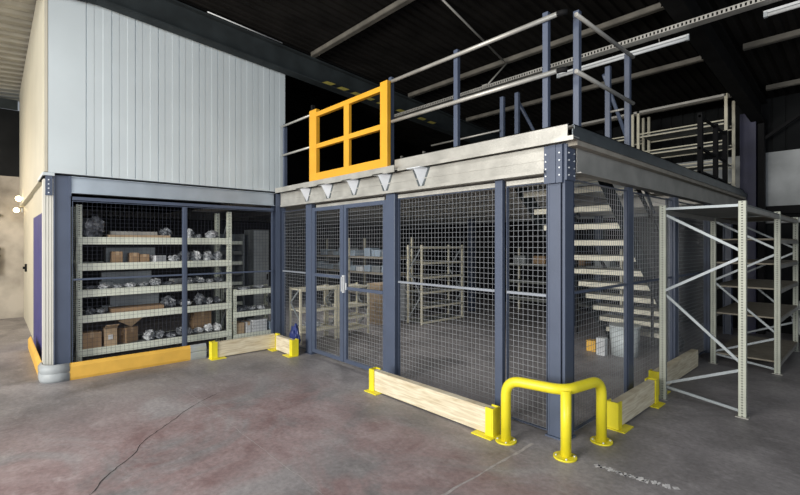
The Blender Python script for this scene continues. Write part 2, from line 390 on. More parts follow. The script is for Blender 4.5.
# decking with ribbed underside, open over the stair
def decksheet(x0, x1, y0, y1):
    mb = MB(); p = .12; prof = []; n = max(1, int(round((x1 - x0) / p))); p = (x1 - x0) / n
    for i in range(n):
        x = x0 + i * p; prof += [(x, 2.385), (x + p * .35, 2.385), (x + p * .45, 2.415), (x + p * .9, 2.415)]
    prof.append((x1, 2.385))
    return mb.prism(prof + [(x1, 2.436), (x0, 2.436)], 'y', y0, y1)
mb = decksheet(-4.75, .02, .0, 1.18)
for a in ((-4.75, -1.38, 1.18, 4.1), (-.22, .02, 1.18, 4.1), (-4.75, .02, 4.1, 6.5)): joinmb(mb, decksheet(*a))
joinmb(mb, decksheet(-9.5, -4.78, .1, 6.5))
mb.build('deck', 'deck', mez)
# joists
for i, y in enumerate((.75, 1.5, 2.25, 3.0, 3.75, 4.5, 5.25, 6.0)):
    x1 = -1.42 if 1.2 < y < 4.1 else .0
    MB().box(-9.4, x1, y - .003, y + .003, 2.21, 2.38).box(-9.4, x1, y, y + .05, 2.21, 2.216).box(-9.4, x1, y, y + .05, 2.374, 2.38).build('joist', 'zinc_dull', mez)
# loading lip below the gate, reached by wedge brackets
mb = MB().box(-4.72, -1.92, -.15, -.106, 2.425, 2.44).box(-4.72, -1.92, -.155, -.148, 2.40, 2.475).box(-4.72, -2.13, -.106, 0, 2.425, 2.44)
mb.build('loading_lip', 'zinc', mez)
for px in (-3.97, -3.41, -2.82, -2.21, -1.62):
    mb = MB(); w = .135
    mb.v += [(px - w, -.034, 2.42), (px + w, -.034, 2.42), (px + .03, -.034, 2.20), (px - .03, -.034, 2.20)]; mb.v += [(v[0], v[1] + .004, v[2]) for v in mb.v[:4]]
    for q in ([0, 1, 2, 3], [4, 5, 6, 7], [0, 1, 5, 4], [1, 2, 6, 5], [2, 3, 7, 6], [3, 0, 4, 7]): mb.face(q)
    bk_ = mb.build('bracket', 'girder_z', mez)
    mb = MB(); w = .10
    b = len(mb.v)
    mb.v += [(px - w, -.032, 2.405), (px + w, -.032, 2.405), (px, -.15, 2.405), (px, -.040, 2.225), (px - w * .1, -.035, 2.225), (px + w * .1, -.035, 2.225)]
    for q in ([0, 2, 3, 4], [2, 1, 5, 3], [0, 1, 2], [4, 3, 5], [0, 4, 5, 1]): mb.face(q)
    mb.box(px - .10, px + .10, -.155, -.03, 2.402, 2.412)
    mb.build('gusset', 'zinc_b', bk_)
# corner column: H section with bolted head plates
mb = MB().box(-.155, -.135, -.015, .13, 0.012, 2.42).box(-.02, 0, -.015, .13, 0.012, 2.42).box(-.14, -.01, .01, .025, .012, 2.42).box(-.14, -.04, -.012, -.004, .012, 2.10)
cc = mb.build('corner_column', 'blue', mez, bevel=.003)
MB().box(-.17, .015, -.03, .145, 0, .012).build('base_plate', 'blue', cc, origin=(-.08, .05, 0))
MB().box(-.17, -.012, -.045, -.015, 2.10, 2.41).box(-.115, -.065, -.052, -.045, 2.10, 2.41).build('head_plate', 'blue', cc, origin=(-.08, .05, 2.1))
MB().box(0.0, .017, -.02, .13, 2.12, 2.41).build('head_plate', 'blue', cc, origin=(0, .05, 2.1))
mb = MB()
for z in (2.16, 2.22, 2.28, 2.34):
    for x in (-.15, -.03): MB().tube([(x, -.055, z), (x, -.045, z)], .007, 6).build('bolt', 'zinc_b', cc, origin=(x, -.05, z))
    for y in (.01, .10): MB().tube([(.017, y, z), (.026, y, z)], .007, 6).build('bolt', 'zinc_b', cc, origin=(.02, y, z))
# other columns
def col(x0, x1, y0, y1, ztop=2.42):
    mb = MB(); mb.box(x0, x0 + .012, y0, y1, 0, ztop).box(x1 - .012, x1, y0, y1, 0, ztop).box(x0, x1, (y0 + y1) / 2 - .006, (y0 + y1) / 2 + .006, 0, ztop)
    return mb
col(-4.98, -4.80, -.10, .07, 2.40).build('inner_column', 'blue', mez)
for (x, y) in ((-2.4, 5.0), (-4.9, 5.0), (-.12, 3.1), (-.12, 6.2), (-2.4, 6.2)):
    col(x - .06, x + .06, y - .06, y + .06, 2.2).build('column', 'blue', mez)

# left wing frame
wing = empty('wing_frame', (XW, -1.4, 0), 'slate blue steel frame with galvanised beam over the caged shelving', 'steel frame')
mb = MB().box(XW - .16, XW - .005, -2.90, -2.885, 0, 2.415).box(XW - .16, XW - .005, -2.75, -2.735, 0, 2.415).box(XW - .09, XW - .075, -2.89, -2.74, 0, 2.415).box(XW - .03, XW - .02, -2.89, -2.74, 0, 2.415)
mb.build('column', 'blue', wing)
MB().box(XW - .01, XW + .006, -2.975, -2.91, 2.17, 2.41).build('head_plate', 'blue', wing)
MB().box(XW - .005, XW + .012, -2.76, -2.73, 2.17, 2.41).build('head_plate', 'blue', wing)
for z in (2.2, 2.25, 2.3, 2.35): MB().tube([(XW + .006, -2.945, z), (XW + .014, -2.945, z)], .008, 6).build('bolt', 'zinc_b', wing)
mb = MB(); sigma(mb, 'y', -2.73, -.11, XW + .0, 1, 2.21, 2.41, .09); mb.box(XW, XW + .04, -2.73, -.11, 2.21, 2.218).box(XW, XW + .035, -2.73, -.11, 2.40, 2.408)
mb.build('edge_beam', mat('blue_galvanised_beam', (0.44, 0.50, 0.56), 0.4, 0.4, 0.1, 3), wing)
MB().box(XW - .03, XW - .0, -2.72, -.11, 2.13, 2.17).build('mesh_top_channel', 'blue', wing)

# ------------------------------------------------------------------ wire mesh
def wires(axis, a0, a1, z0, z1, pos, pitch=.05, r=.0012, mbx=None):
    mb = mbx or MB()
    n = int(round((a1 - a0) / pitch)); m_ = int(round((z1 - z0) / pitch))
    for i in range(n + 1):
        a = a0 + (a1 - a0) * i / n
        if axis == 'x': mb.box(a - r, a + r, pos - r, pos + r, z0, z1)
        else: mb.box(pos - r, pos + r, a - r, a + r, z0, z1)
    for j in range(m_ + 1):
        z = z0 + (z1 - z0) * j / m_
        if axis == 'x': mb.box(a0, a1, pos + r, pos + 3 * r, z - r, z + r)
        else: mb.box(pos - 3 * r, pos - r, a0, a1, z - r, z + r)
    return mb
def panel(name, axis, a0, a1, pos, z0, z1, label, cat='mesh panel', group='wire mesh panels of the cage', rail=1.17, fw=.03, stile=None, wm='wire', fm='blue', out=-1, wr=.0012):
    # frame of box section with infill mesh
    ctr = ((a0 + a1) / 2, pos, 0) if axis == 'x' else (pos, (a0 + a1) / 2, 0)
    e = empty(name, ctr, label, cat, group)
    s0 = fw if stile is None else stile
    bare = stile is None
    if bare: s0 = fw = .006
    def bx(mb, u0, u1, za, zb, d0=-.015, d1=.015):
        if axis == 'x': mb.box(u0, u1, pos + d0, pos + d1, za, zb)
        else: mb.box(pos + d0, pos + d1, u0, u1, za, zb)
        return mb
    mb = MB(); bx(mb, a0, a0 + s0, z0, z1); bx(mb, a1 - s0, a1, z0, z1); bx(mb, a0 + s0, a1 - s0, z0, z0 + fw); bx(mb, a0 + s0, a1 - s0, z1 - fw, z1)
    mb.build('frame', fm, e)
    if rail:
        mb = MB(); bx(mb, a0 + s0, a1 - s0, rail - (.011 if bare else .02), rail + (.011 if bare else .02), -.02, .012); mb.build('middle_rail', 'rail_grey' if (bare and axis == 'x') else fm, e)
    wires(axis, a0 + s0, a1 - s0, z0 + fw, z1 - fw, pos + (.0) + .018 * (1 if axis == 'x' else -1), r=wr).build('wire_mesh', wm, e)
    return e
PY = .02
ZT = 2.12
panel('mesh_panel', 'x', -4.78, -4.06, PY, .03, ZT, 'narrow mesh panel left of the sliding doors, beside the inner corner')
panel('mesh_panel', 'x', -2.03, -.69, PY, .03, ZT, 'wide mesh panel between the doors and the slim post', rail=1.165)
panel('mesh_panel', 'x', -.57, -.17, PY, .03, ZT, 'narrow front mesh panel next to the corner column', rail=1.165)
# doors
d1 = panel('cage_door', 'x', -3.86, -3.085, -.0, .04, ZT, 'left leaf of the mesh double door', 'door', 'mesh double door leaves', rail=1.16, stile=.075, fw=.05)
d2 = panel('cage_door', 'x', -3.075, -2.215, -.0, .04, ZT, 'right leaf of the mesh double door with the white handle', 'door', 'mesh double door leaves', rail=1.02, stile=.06, fw=.05)
MB().box(-3.07, -3.035, -.045, -.016, .96, 1.19).box(-3.06, -3.045, -.07, -.045, .98, 1.17).box(-3.02, -3.0, -.03, -.016, 1.0, 1.09).build('handle', 'white', d2)
def post(x0, x1, y0, y1, label, z1=2.18, name='cage_post', b=None):
    e = empty(name, ((x0 + x1) / 2, (y0 + y1) / 2, 0), label, 'post', 'slate blue posts of the mesh cage')
    MB().box(x0, x1, y0, y1, 0.006, z1).build('post_tube', 'blue', e, bevel=.004)
    MB().box(x0 - .02, x1 + .02, y0 - .02, y1 + .02, 0, .006).build('foot_plate', 'blue', e)
    return e
post(-4.03, -3.87, -.02, .05, 'slate blue door post at the left of the double door')
post(-2.205, -2.05, -.03, .06, 'thick slate blue post right of the double door')
post(-.675, -.595, -.025, .025, 'slate blue post between the two front mesh panels')
post(-.045, .0, 1.31, 1.44, 'slate blue post in the right cage side, nearest the corner column')
post(-.05, .02, 2.74, 2.88, 'slate blue post in the right cage side behind the rack')
post(-.05, .03, 4.3, 4.45, 'farthest slate blue post in the right cage side')
PX = -.02
panel('mesh_panel', 'y', .15, 1.29, PX, .03, 2.14, 'right side mesh panel next to the corner column', rail=1.19)
panel('mesh_panel', 'y', 1.46, 2.72, PX, .03, 2.14, 'right side mesh panel behind the first rack frame', rail=1.19)
panel('mesh_panel', 'y', 2.94, 4.28, PX, .03, 2.14, 'farthest right side mesh panel', rail=1.19)
# wing panels
PWX = XW - .02
for (a0, a1, lb) in ((-2.72, -1.47, 'left wing mesh panel in front of the tall shelving'), (-1.42, -.13, 'left wing mesh panel next to the inner corner')):
    panel('mesh_panel', 'y', a0, a1, PWX, .03, 2.12, lb, rail=1.17, wr=.001, wm='wire_shaded' if 'wire_shaded' in M else 'wire')
post(XW - .04, XW, -1.468, -1.422, 'thin slate blue post in the middle of the left wing', 2.12)

# ------------------------------------------------------------------ guard railing on the mezzanine
gr = empty('guard_railing', (-1.1, -.02, 2.44), 'galvanised two-rail guard railing on slate blue posts along the front edge', 'railing', 'mezzanine guard railings')
for x0 in (-2.14, -1.155, -.185):
    MB().box(x0, x0 + .05, -.045, -.0, 2.445, 3.53).build('post', 'blue', gr, bevel=.003)
for z in (3.46, 3.0):
    MB().tube([(-2.10, -.065, z), (-.03, -.065, z)], .02, 10).build('rail', 'zinc', gr)
    MB().tube([(-.04, -.065, z), (.0, -.062, z), (.03, -.04, z)], .023, 8).build('elbow', 'black', gr)
gr2 = empty('guard_railing', (0.02, .7, 2.44), 'guard railing returning along the right edge with black rail joints', 'railing', 'mezzanine guard railings')
for y0, x0 in ((.12, .0), (1.20, .0)):
    MB().box(x0, x0 + .05, y0, y0 + .05, 2.57, 3.53 if y0 < 1 else 3.49).box(x0 + .005, x0 + .045, y0, y0 + .05, 2.445, 2.57).build('post', 'blue', gr2, bevel=.003)
for z in (3.46, 3.0):
    MB().tube([(.06, 0.05, z), (.06, 1.27, z)], .018, 10).build('rail', 'zinc_dull', gr2)
gr3 = empty('guard_railing', (-1.0, 1.25, 2.44), 'stair head railing behind the front railing', 'railing', 'mezzanine guard railings')
for x0 in (-1.47, -1.26, -.19):
    MB().box(x0, x0 + .05, 1.20, 1.245, 2.445, 3.42).build('post', 'blue', gr3, bevel=.003)
MB().tube([(-.22, 1.25, 3.36), (-.27, 2.9, 2.0)], .02, 8).build('rail', 'blue', gr3)
MB().tube([(-1.26, 1.25, 3.36), (-1.26, 2.9, 2.0)], .02, 8).build('rail', 'blue', gr3)
MB().tube([(-.15, 1.22, 2.95), (.0, 1.22, 2.95)], .012, 8).build('rail', 'zinc_dull', gr3)
MB().tube([(-2.6, 1.17, 3.0), (-1.45, 1.17, 3.0)], .012, 8).build('rail', 'zinc_dull', gr3)
gr4 = empty('guard_railing', (0.0, 4.6, 2.44), 'black guard railing far along the right edge in front of the upper racks', 'railing', 'mezzanine guard railings')
for y0 in (3.9, 4.75, 5.35):
    MB().box(-.03, .03, y0, y0 + .07, 2.445, 3.45).build('post', 'black', gr4)
for z in (3.40, 2.95, 2.62):
    MB().bar((0, 3.9, z), (0, 5.42, z), .03).build('rail', 'black', gr4)
gr5 = empty('guard_railing', (-4.4, -.02, 2.44), 'short guard railing between the siding and the yellow gate', 'railing', 'mezzanine guard railings')
MB().box(-4.70, -4.66, -.03, .02, 2.445, 3.5).build('post', 'blue', gr5)
MB().box(-3.90, -3.86, -.01, .04, 2.445, 3.62).build('post', 'black', gr5)
for z in (3.46, 3.0): MB().tube([(-4.70, -.045, z), (-3.80, -.045, z)], .017, 8).build('rail', 'zinc', gr5)
# yellow gate
g = empty('safety_gate', (-3.1, -.1, 2.44), 'golden yellow lift-up safety gate at the mezzanine edge', 'gate')
GY0, GY1 = -.14, -.085
MB().box(-3.73, -3.55, GY0 + .0, GY1 + .005, 2.446, 3.47).build('post', 'orange', g, bevel=.004)
MB().box(-2.18, -2.055, GY0, GY1 + .0, 2.446, 3.46).build('post', 'orange', g, bevel=.004)
MB().box(-3.55, -2.18, GY0 + .005, GY1, 3.36, 3.42).build('top_rail', 'orange', g)
MB().box(-3.55, -2.18, GY0 + .005, GY1, 2.92, 2.98).build('middle_rail', 'orange', g)
MB().box(-3.55, -2.18, GY0 + .005, GY1, 2.455, 2.58).build('toe_board', 'orange', g)
MB().box(-2.91, -2.80, GY0 + .01, GY1 - .005, 2.58, 3.36).build('stile', 'orange', g)

# ------------------------------------------------------------------ stairs
st = empty('steel_staircase', (-.8, 3.9, 0), 'steel staircase with pale open treads inside the cage', 'staircase')
for n in range(1, 12):
    y = 3.87 - .243 * (n - 1); z = .08 + .197 * n
    MB().box(-1.27, -.31, y - .02, y + .20, z - .01, z).box(-1.27, -.31, y - .02, y - .012, z - .075, z).box(-1.27, -.31, y + .192, y + .20, z - .05, z).build('tread', 'tread', st)
for x in (-1.30, -.29):
    MB().bar((x, 4.22, .02), (x, 1.25, 2.43), .012, .22).build('stringer', M['girder'], st)
    MB().bar((x, 4.05, 1.10), (x, 2.3, 2.35), .035).build('handrail', 'black', st)
    for y in (3.9, 2.9):
        MB().bar((x, y, .28 + (4.22 - y) * .0), (x, y, 1.22 + (3.9 - y) * .72), .03).build('baluster', 'black', st)

# ------------------------------------------------------------------ timber barriers
def barrier(p, q, label, h0=.045, h1=.225, th=.075, br=(0, 1), out=1, half=False):
    # plank from p to q along its outer face; brackets at ends
    p = Vector((*p, 0)); q = Vector((*q, 0)); d = (q - p).normalized(); nrm = Vector((d.y, -d.x, 0)) * out
    L = (q - p).length; ang = math.atan2(d.y, d.x)
    e = empty('timber_barrier', (p + q) / 2, label, 'barrier', 'timber plank barriers'); e.rotation_euler = (0, 0, ang)
    e['_rot'] = 1
    def loc(mb, name, m, bev=0):
        me = mb.build(name, m, None, origin=(0, 0, 0), bevel=bev); me.parent = e; return me
    s = -1 if out == 1 else 1   # local y of the inner side
    def yb(a, b_): return (min(a, b_) * 1, max(a, b_) * 1)
    y0, y1 = yb(0, -s * 0 + s * -th if False else (th if out == 1 else -th))
    loc(MB().box(-L / 2 + .02, L / 2 - .02, y0, y1, .012, h1), 'plank', 'wood', .004)
    for k in br:
        sx = -1 if k == 0 else 1; xe = sx * L / 2
        xa, xb = sorted((xe, xe - sx * .065)); ya, yb2 = y0 - .012, y1 + .012
        mb = MB().box(xa, xb, y0 - .014, y0 - .002, .008, h1 + .012).box(xa, xb, y1 + .002, y1 + .014, .008, h1 + .012)
        mb.box(*sorted((xe + sx * .002, xe + sx * .014)), y0 - .014, y1 + .014, .008, h1 + .012)
        xc0, xc1 = sorted((xe + sx * .03, xe - sx * .17)); of = -.07 if out == 1 else .07
        mb.box(xc0, xc1, min(y0, y0 + (of if of < 0 else 0)) - .0, y1 + (of if of > 0 else 0), 0, .009)
        bo = loc(mb, 'bracket', 'yellow')
    return e
barrier((-2.05, -.38), (-.445, -.38), 'long timber plank barrier with yellow brackets in front of the mesh, left of tube guard')
barrier((.20, .52), (.20, 1.50), 'weathered timber plank barrier right of the yellow tube guard', br=(0, 1))
barrier((.12, 1.80), (.12, 3.35), 'timber plank barrier inside the empty rack frame on the right', br=(0,))
barrier((-4.55, -1.18), (-4.55, -.22), 'timber plank barrier right of the amber bumper rail, in front of the wing', br=(0,), out=1)
barrier((-4.45, -.29), (-3.93, -.29), 'short timber plank barrier beside the door post, meeting the wing plank at the corner', br=(1,))
ob = MB().box(-4.56, -4.47, -.235, -.20, .01, .235).box(-4.56, -4.40, -.36, -.20, 0, .009).build('corner_bracket', 'yellow')
tag(ob, 'yellow corner bracket where two timber barriers meet at the inner corner', 'bracket')

# ------------------------------------------------------------------ yellow tube guard
tg = empty('tube_corner_guard', (.1, -.2, 0), 'bright yellow bent tube guard on three legs around the corner column', 'guard')
r = .040; zt = .50
A, B, Cc = Vector((-.33, -.36, 0)), Vector((.13, -.27, 0)), Vector((.20, .20, 0))
def arc_pts(p, c, q, n=8):
    return [p * (1 - t) ** 2 + c * 2 * t * (1 - t) + q * t * t for t in [i / n for i in range(n + 1)]]
up = Vector((0, 0, 1)); dAB = (B - A).normalized(); dBC = (Cc - B).normalized()
pts = [A + up * .01] + arc_pts(A + up * (zt - .13), A + up * zt, A + up * zt + dAB * .13)
pts += arc_pts(B + up * zt - dAB * .12, B + up * zt, B + up * zt + dBC * .12)
pts += arc_pts(Cc + up * zt - dBC * .13, Cc + up * zt, Cc + up * (zt - .13)) + [Cc + up * .01]
MB().tube(pts, r, 20).build('bent_tube', 'yellow', tg)
MB().tube([B + Vector((.0, .012, .01)), B + Vector((0, .012, zt))], .039, 20).build('middle_leg', 'yellow', tg)
for p in (A, B, Cc):
    MB().tube([p + up * 0, p + up * .012], .085, 20).build('base_plate', 'yellow', tg)
    for k in range(4):
        a = k * PI / 2 + .6; c = p + Vector((math.cos(a) * .066, math.sin(a) * .066, .012)); MB().tube([c, c + up * .008], .008, 6).build('bolt', 'zinc_b', tg)

# ------------------------------------------------------------------ amber bumper rail
bp = empty('bumper_rail', (-4.72, -2.2, 0), 'amber and grey polymer bumper rail around the left wing corner', 'barrier')
def bump_prof(x, hh=.20, d=.036, z0=.0, g=.008):   # cross-section (horizontal offset, z): rounded face outward +
    return [(x - d, z0), (x - .01, z0), (x, z0 + .03), (x, z0 + .085), (x - g, z0 + .095), (x - g, z0 + .105), (x, z0 + .115), (x, z0 + hh - .04), (x - .02, z0 + hh - .01), (x - .03, z0 + hh), (x - d, z0 + hh)]
BX = -4.70
MB().prism(bump_prof(BX, g=0), 'y', -2.76, -1.42).build('rail_section', 'bumper', bp)
MB().prism(bump_prof(BX + .004, .203), 'y', -1.42, -1.21).build('end_cap', 'grey_poly', bp)
# corner cap: sweep of the profile through 90 degrees
mb = MB(); prof = bump_prof(0, .203); cx, cy, R_ = BX - .16, -2.87, .164
rings = [[(BX + .004 + u, -2.76, z) for u, z in prof]]
for i in range(9):
    a = -i / 8 * PI / 2
    rings.append([(cx + (R_ + u) * math.cos(a), cy + (R_ + u) * math.sin(a), z) for u, z in prof])
rings.append([(cx - .14, cy - R_ - u, z) for u, z in prof])
n = len(prof)
for rg in rings: mb.v += rg
for i in range(len(rings) - 1):
    for k in range(n): mb.face([i * n + k, i * n + (k + 1) % n, (i + 1) * n + (k + 1) % n, (i + 1) * n + k], True)
mb.face(list(range(n))); mb.face([(len(rings) - 1) * n + k for k in range(n)])
mb.build('corner_cap', 'grey_poly', bp)
yo = cy - R_
MB().prism([(yo - u + .004, z) for u, z in bump_prof(0, g=0)], 'x', -7.0, cx - .14).build('rail_section', 'bumper', bp)

# ------------------------------------------------------------------ right-hand rack
rk = empty('pallet_rack', (.5, 3.5, 0), 'tall pale slotted rack with zigzag braced frames outside the right cage side', 'rack')
X0, X1 = .205, .865; FR = (1.68, 3.70, 5.40); HT = (2.0, 2.0, 2.0)
for y, h in zip(FR, HT):
    for x in (X0, X1):
        up_ = MB().box(x - .03, x + .03, y - .025, y + .025, .004, h).build('upright', 'perf', rk, origin=(x, y, 0.0), bevel=.004)
        MB().box(x - .05, x + .05, y - .045, y + .045, 0, .005).build('foot_plate', 'zinc_dull', up_, origin=(x, y, 0))
    mb = MB()
    zz = [(X0, 1.96, X1, 1.96), (X0, 1.90, X1, 1.54), (X1, 1.47, X0, 1.12), (X0, 1.08, X1, .50), (X1, .43, X0, .17), (X0, .13, X1, .05)]
    for i, (xa, za, xb, zb) in enumerate(zz): MB().bar((xa + .02 * (1 if xb > xa else -1), y + (.012 if i % 2 else -.012), za), (xb - .02 * (1 if xb > xa else -1), y + (.012 if i % 2 else -.012), zb), .02, .025).build('brace', 'brace', rk)
def level(y0, y1, z, board='greyshelf', nm='shelf'):
    MB().box(X1 - .02, X1 + .025, y0 + .03, y1 - .03, z - .045, z).build('beam', 'zinc_dull', rk)
    MB().box(X0 - .025, X0 + .02, y0 + .03, y1 - .03, z - .045, z).build('beam', 'zinc_dull', rk)
    MB().box(X0 - .02, X1 + .02, y0 + .02, y1 - .02, z + .001, z + .019).build(nm, board, rk)
level(FR[0], FR[1], 1.95); 
for z in (1.95, 1.65, 1.34, 1.03, .67, .13): level(FR[1], FR[2], z, 'shelfboard')
# second rack row continuing behind, further right
# ------------------------------------------------------------------ caged shelving in the wing
def shelving(name, xf_, depth, y0, y1, h, levels, label, group=None, m='rack', bh=.07, shm='greyshelf', upw=.045, mid=None, perf=True):
    e = empty(name, (xf_ - depth / 2, (y0 + y1) / 2, 0), label, 'shelving', group)
    for x in (xf_ - upw / 2, xf_ - depth + upw / 2):
        for y in [y0 + upw / 2, y1 - upw / 2] + ([mid] if mid else []):
            MB().box(x - upw / 2, x + upw / 2, y - upw / 2, y + upw / 2, 0, h).build('upright', 'perf_l' if perf else m, e, origin=(x, y, 0))
    for z in levels:
        s_ = MB().box(xf_ - depth, xf_ + .004, y0 + upw, y1 - upw, z - .015, z).build('shelf', shm, e)
        MB().box(xf_ - .0, xf_ + .012, y0 + .002, y1 - .002, z - bh, z + .008).build('front_beam', m, s_)
        MB().box(xf_ - depth - .012, xf_ - depth, y0 + .002, y1 - .002, z - bh, z + .008).build('rear_beam', m, s_)
    for y in (y0 + upw / 2, y1 - upw / 2):
        for k in range(3):
            za, zb = .1 + k * h / 3.3, .1 + (k + 1) * h / 3.3
            a, b2 = (xf_ - .03, xf_ - depth + .03) if k % 2 else (xf_ - depth + .03, xf_ - .03)
            MB().bar((a, y, za), (b2, y, min(zb, h)), .012, .025).build('brace', 'brace', e)
    return e
SX = -5.0
shelving('caged_shelving', SX, .55, -2.665, -.73, 2.09, [.28, .70, 1.02, 1.35, 1.68], 'tall pale five-level shelving behind the wing mesh', bh=.085, upw=.06)
shelving('caged_shelving', SX, .55, -.70, .10, .90, [.20, .54, .88], 'low three-level pale shelving next to the inner corner', bh=.075, upw=.045)

# contents helpers
def crumple(name, x, y, z, sx, sy, sz, m, label, cat, group, seed):
    import bmesh
    rnd = random.Random(seed); me = bpy.data.meshes.new(name); bm = bmesh.new(); bmesh.ops.create_icosphere(bm, subdivisions=3, radius=1)
    ph = [rnd.uniform(0, 6) for _ in range(6)]
    for v in bm.verts:
        c = v.co; k = 1 + .16 * math.sin(5 * c.x + ph[0]) * math.cos(4 * c.y + ph[1]) + .13 * math.sin(9 * c.z + 7 * c.y + ph[2]) + rnd.uniform(-.07, .07)
        v.co = Vector((c.x * k * sx / 2, c.y * k * sy / 2, max((c.z * k * .62 + .5) * sz, 0.0)))
    bm.to_mesh(me); bm.free(); me.materials.append(M[m]); o = bpy.data.objects.new(name, me); COL.objects.link(o); o.location = (x, y, z + .001)
    return tag(o, label, cat, group)
def carton(name, x, y, z, sx, sy, sz, m, label, cat='box', group=None, rot=0, flap=False, tape=True):
    e = empty(name, (x, y, z + .001), label, cat, group); e.rotation_euler = (0, 0, rot)
    def loc(mb, nm, mm, bev=0):
        o = mb.build(nm, mm, None, origin=(0, 0, 0), bevel=bev); o.parent = e
    loc(MB().box(-sx / 2, sx / 2, -sy / 2, sy / 2, 0, sz), 'body', m, .003)
    if tape: loc(MB().box(-sx / 2 - .001, sx / 2 + .001, -.02, .02, sz * .7, sz + .0015), 'tape', 'white' if m == 'bluebox' else 'card_l')
    if flap: loc(MB().bar((sx / 2, 0, sz), (sx / 2 + .12, 0, sz + .06), sy, .004, up=(0, 0, 1)), 'flap', 'card_l')
    return e
LV = {1: .28, 2: .70, 3: 1.02, 4: 1.35, 5: 1.68}
nm_ = {1: 'bottom', 2: 'second', 3: 'third', 4: 'fourth', 5: 'top'}
sd = 100
ORD = ['first', 'second', 'third', 'fourth', 'fifth', 'sixth', 'seventh', 'eighth', 'ninth', 'tenth', 'eleventh', 'twelfth']
CN = {'film': 'grey', 'film_d': 'dark', 'white': 'white', 'bluecloth': 'dark blue'}
def bags(level, ys, tall=.10, m=None, z=None, where=None, grp=None, xr=(-5.20, -5.10), cat='bag'):
    global sd
    zz = LV[level] if z is None else z
    wh = where or '%s level of tall caged shelving' % nm_[level]
    ys = sorted(ys)
    for i, y in enumerate(ys):
        gap = min([abs(y - q) for q in ys if q != y] + [.2])
        sd += 1; rr = random.Random(sd)
        mm = (m if isinstance(m, str) else None) or rr.choice(['film', 'film', 'film_d', 'white', 'film_d'])
        crumple('plastic_bag', rr.uniform(*xr), y, zz, rr.uniform(.16, .26), gap * .96, tall * rr.uniform(.4, 1.0), mm,
                '%s %s wrapped part from the left, %s' % (ORD[i], CN[mm], wh), cat, grp or 'wrapped parts on the %s' % wh, sd)
# top level
crumple('plastic_bag', -5.17, -2.47, LV[5], .30, .26, .24, 'film_d', 'dark crumpled bag at the left end of the top caged shelf', 'bag', None, 1)
carton('long_panel', -5.2, -1.95, LV[5], .30, .74, .04, 'card_l', 'long flat tan panel lying on the top caged shelf', 'panel', tape=False)
ob = MB().box(-5.30, -5.15, -2.28, -1.72, LV[5] + .042, LV[5] + .09).build('metal_profile', 'zinc_dull', bevel=.004); tag(ob, 'grey metal profile stacked on the tan panel, top caged shelf', 'metal profile')
crumple('plastic_bag', -5.2, -1.60, LV[5] + .0, .2, .16, .13, 'film_d', 'dark bag at right of the tan panel on the top caged shelf', 'bag', None, 2)
bags(5, (-1.30, -1.18, -1.0), .13, 'film')
# fourth
for i, y in enumerate((-2.22, -2.02, -1.90)):
    carton('carton', -5.12, y, LV[4], .14, .11 if i else .12, .15 - .02 * i, 'card', ['small brown carton at the left of three on the fourth caged shelf', 'small brown carton in the middle of three on the fourth caged shelf', 'small brown carton at the right of three on the fourth caged shelf'][i], group='small cartons on the fourth caged shelf')
carton('carton', -5.12, -1.72, LV[4], .12, .16, .09, 'white', 'white tilted carton on the fourth caged shelf', rot=.4, tape=False)
bags(4, (-1.52, -1.36, -1.2, -1.04, -.90), .15)
# third
bags(3, (-2.5, -2.36, -2.2, -2.06, -1.9, -1.75, -1.58, -1.3, -1.15, -1.0, -.87), .09)
# second
bags(2, (-2.5, -2.38), .08)
carton('flat_carton', -5.15, -1.98, LV[2], .26, .62, .055, 'card', 'long flat brown carton on the second caged shelf', tape=False)
bags(2, (-1.56, -1.36, -1.16, -1.02, -.9), .15)
# bottom
carton('carton', -5.12, -2.50, LV[1], .22, .20, .20, 'card', 'brown carton with white label at the left of the bottom caged shelf', tape=True)
carton('carton', -5.12, -2.30, LV[1], .22, .14, .23, 'card_l', 'open brown carton with white sticker on the bottom caged shelf', flap=True)
ob = MB().box(-5.005, -5.003, -2.33, -2.28, LV[1] + .09, LV[1] + .15).build('sticker', 'white'); tag(ob, 'white sticker on the open brown carton', 'sticker')
fl = ob = MB(); ob.v += [(-5.00, -2.22, .60), (-5.00, -1.92, .63), (-5.10, -2.05, .492), (-5.15, -2.05, .60)]; ob.v += [(v[0] - .006, v[1], v[2] - .006) for v in ob.v[:4]]
for q in ([0, 2, 1], [0, 1, 3], [4, 6, 5], [4, 5, 7], [0, 2, 6, 4], [2, 1, 5, 6], [1, 3, 7, 5], [3, 0, 4, 7]): ob.face(q)
tag(fl.build('torn_cardboard', 'card_l'), 'torn piece of tan cardboard sticking up above cartons on the bottom caged shelf', 'cardboard')
for z_, n_, y_ in ((1.35, 'fourth', -2.0), (1.02, 'third', -2.05), (.70, 'second', -1.95)):
    carton('grey_bin', -5.42, y_, z_, .14, .60, .20, 'grey_poly', 'long grey plastic bin at the back of the %s caged shelf' % n_, 'bin', 'grey bins at the back of the caged shelves', tape=False)
bags(1, (-1.84, -1.70, -1.56, -1.42, -1.30, -1.16, -1.02, -.9), .13)
carton('carton', -5.42, -1.05, LV[1] + .0, .2, .26, .30, 'card', 'brown carton behind bags at the right of the bottom caged shelf')
carton('folded_carton', -5.16, -2.08, LV[1], .16, .18, .20, 'card', 'brown closed carton under the torn cardboard on the bottom caged shelf', rot=.5)
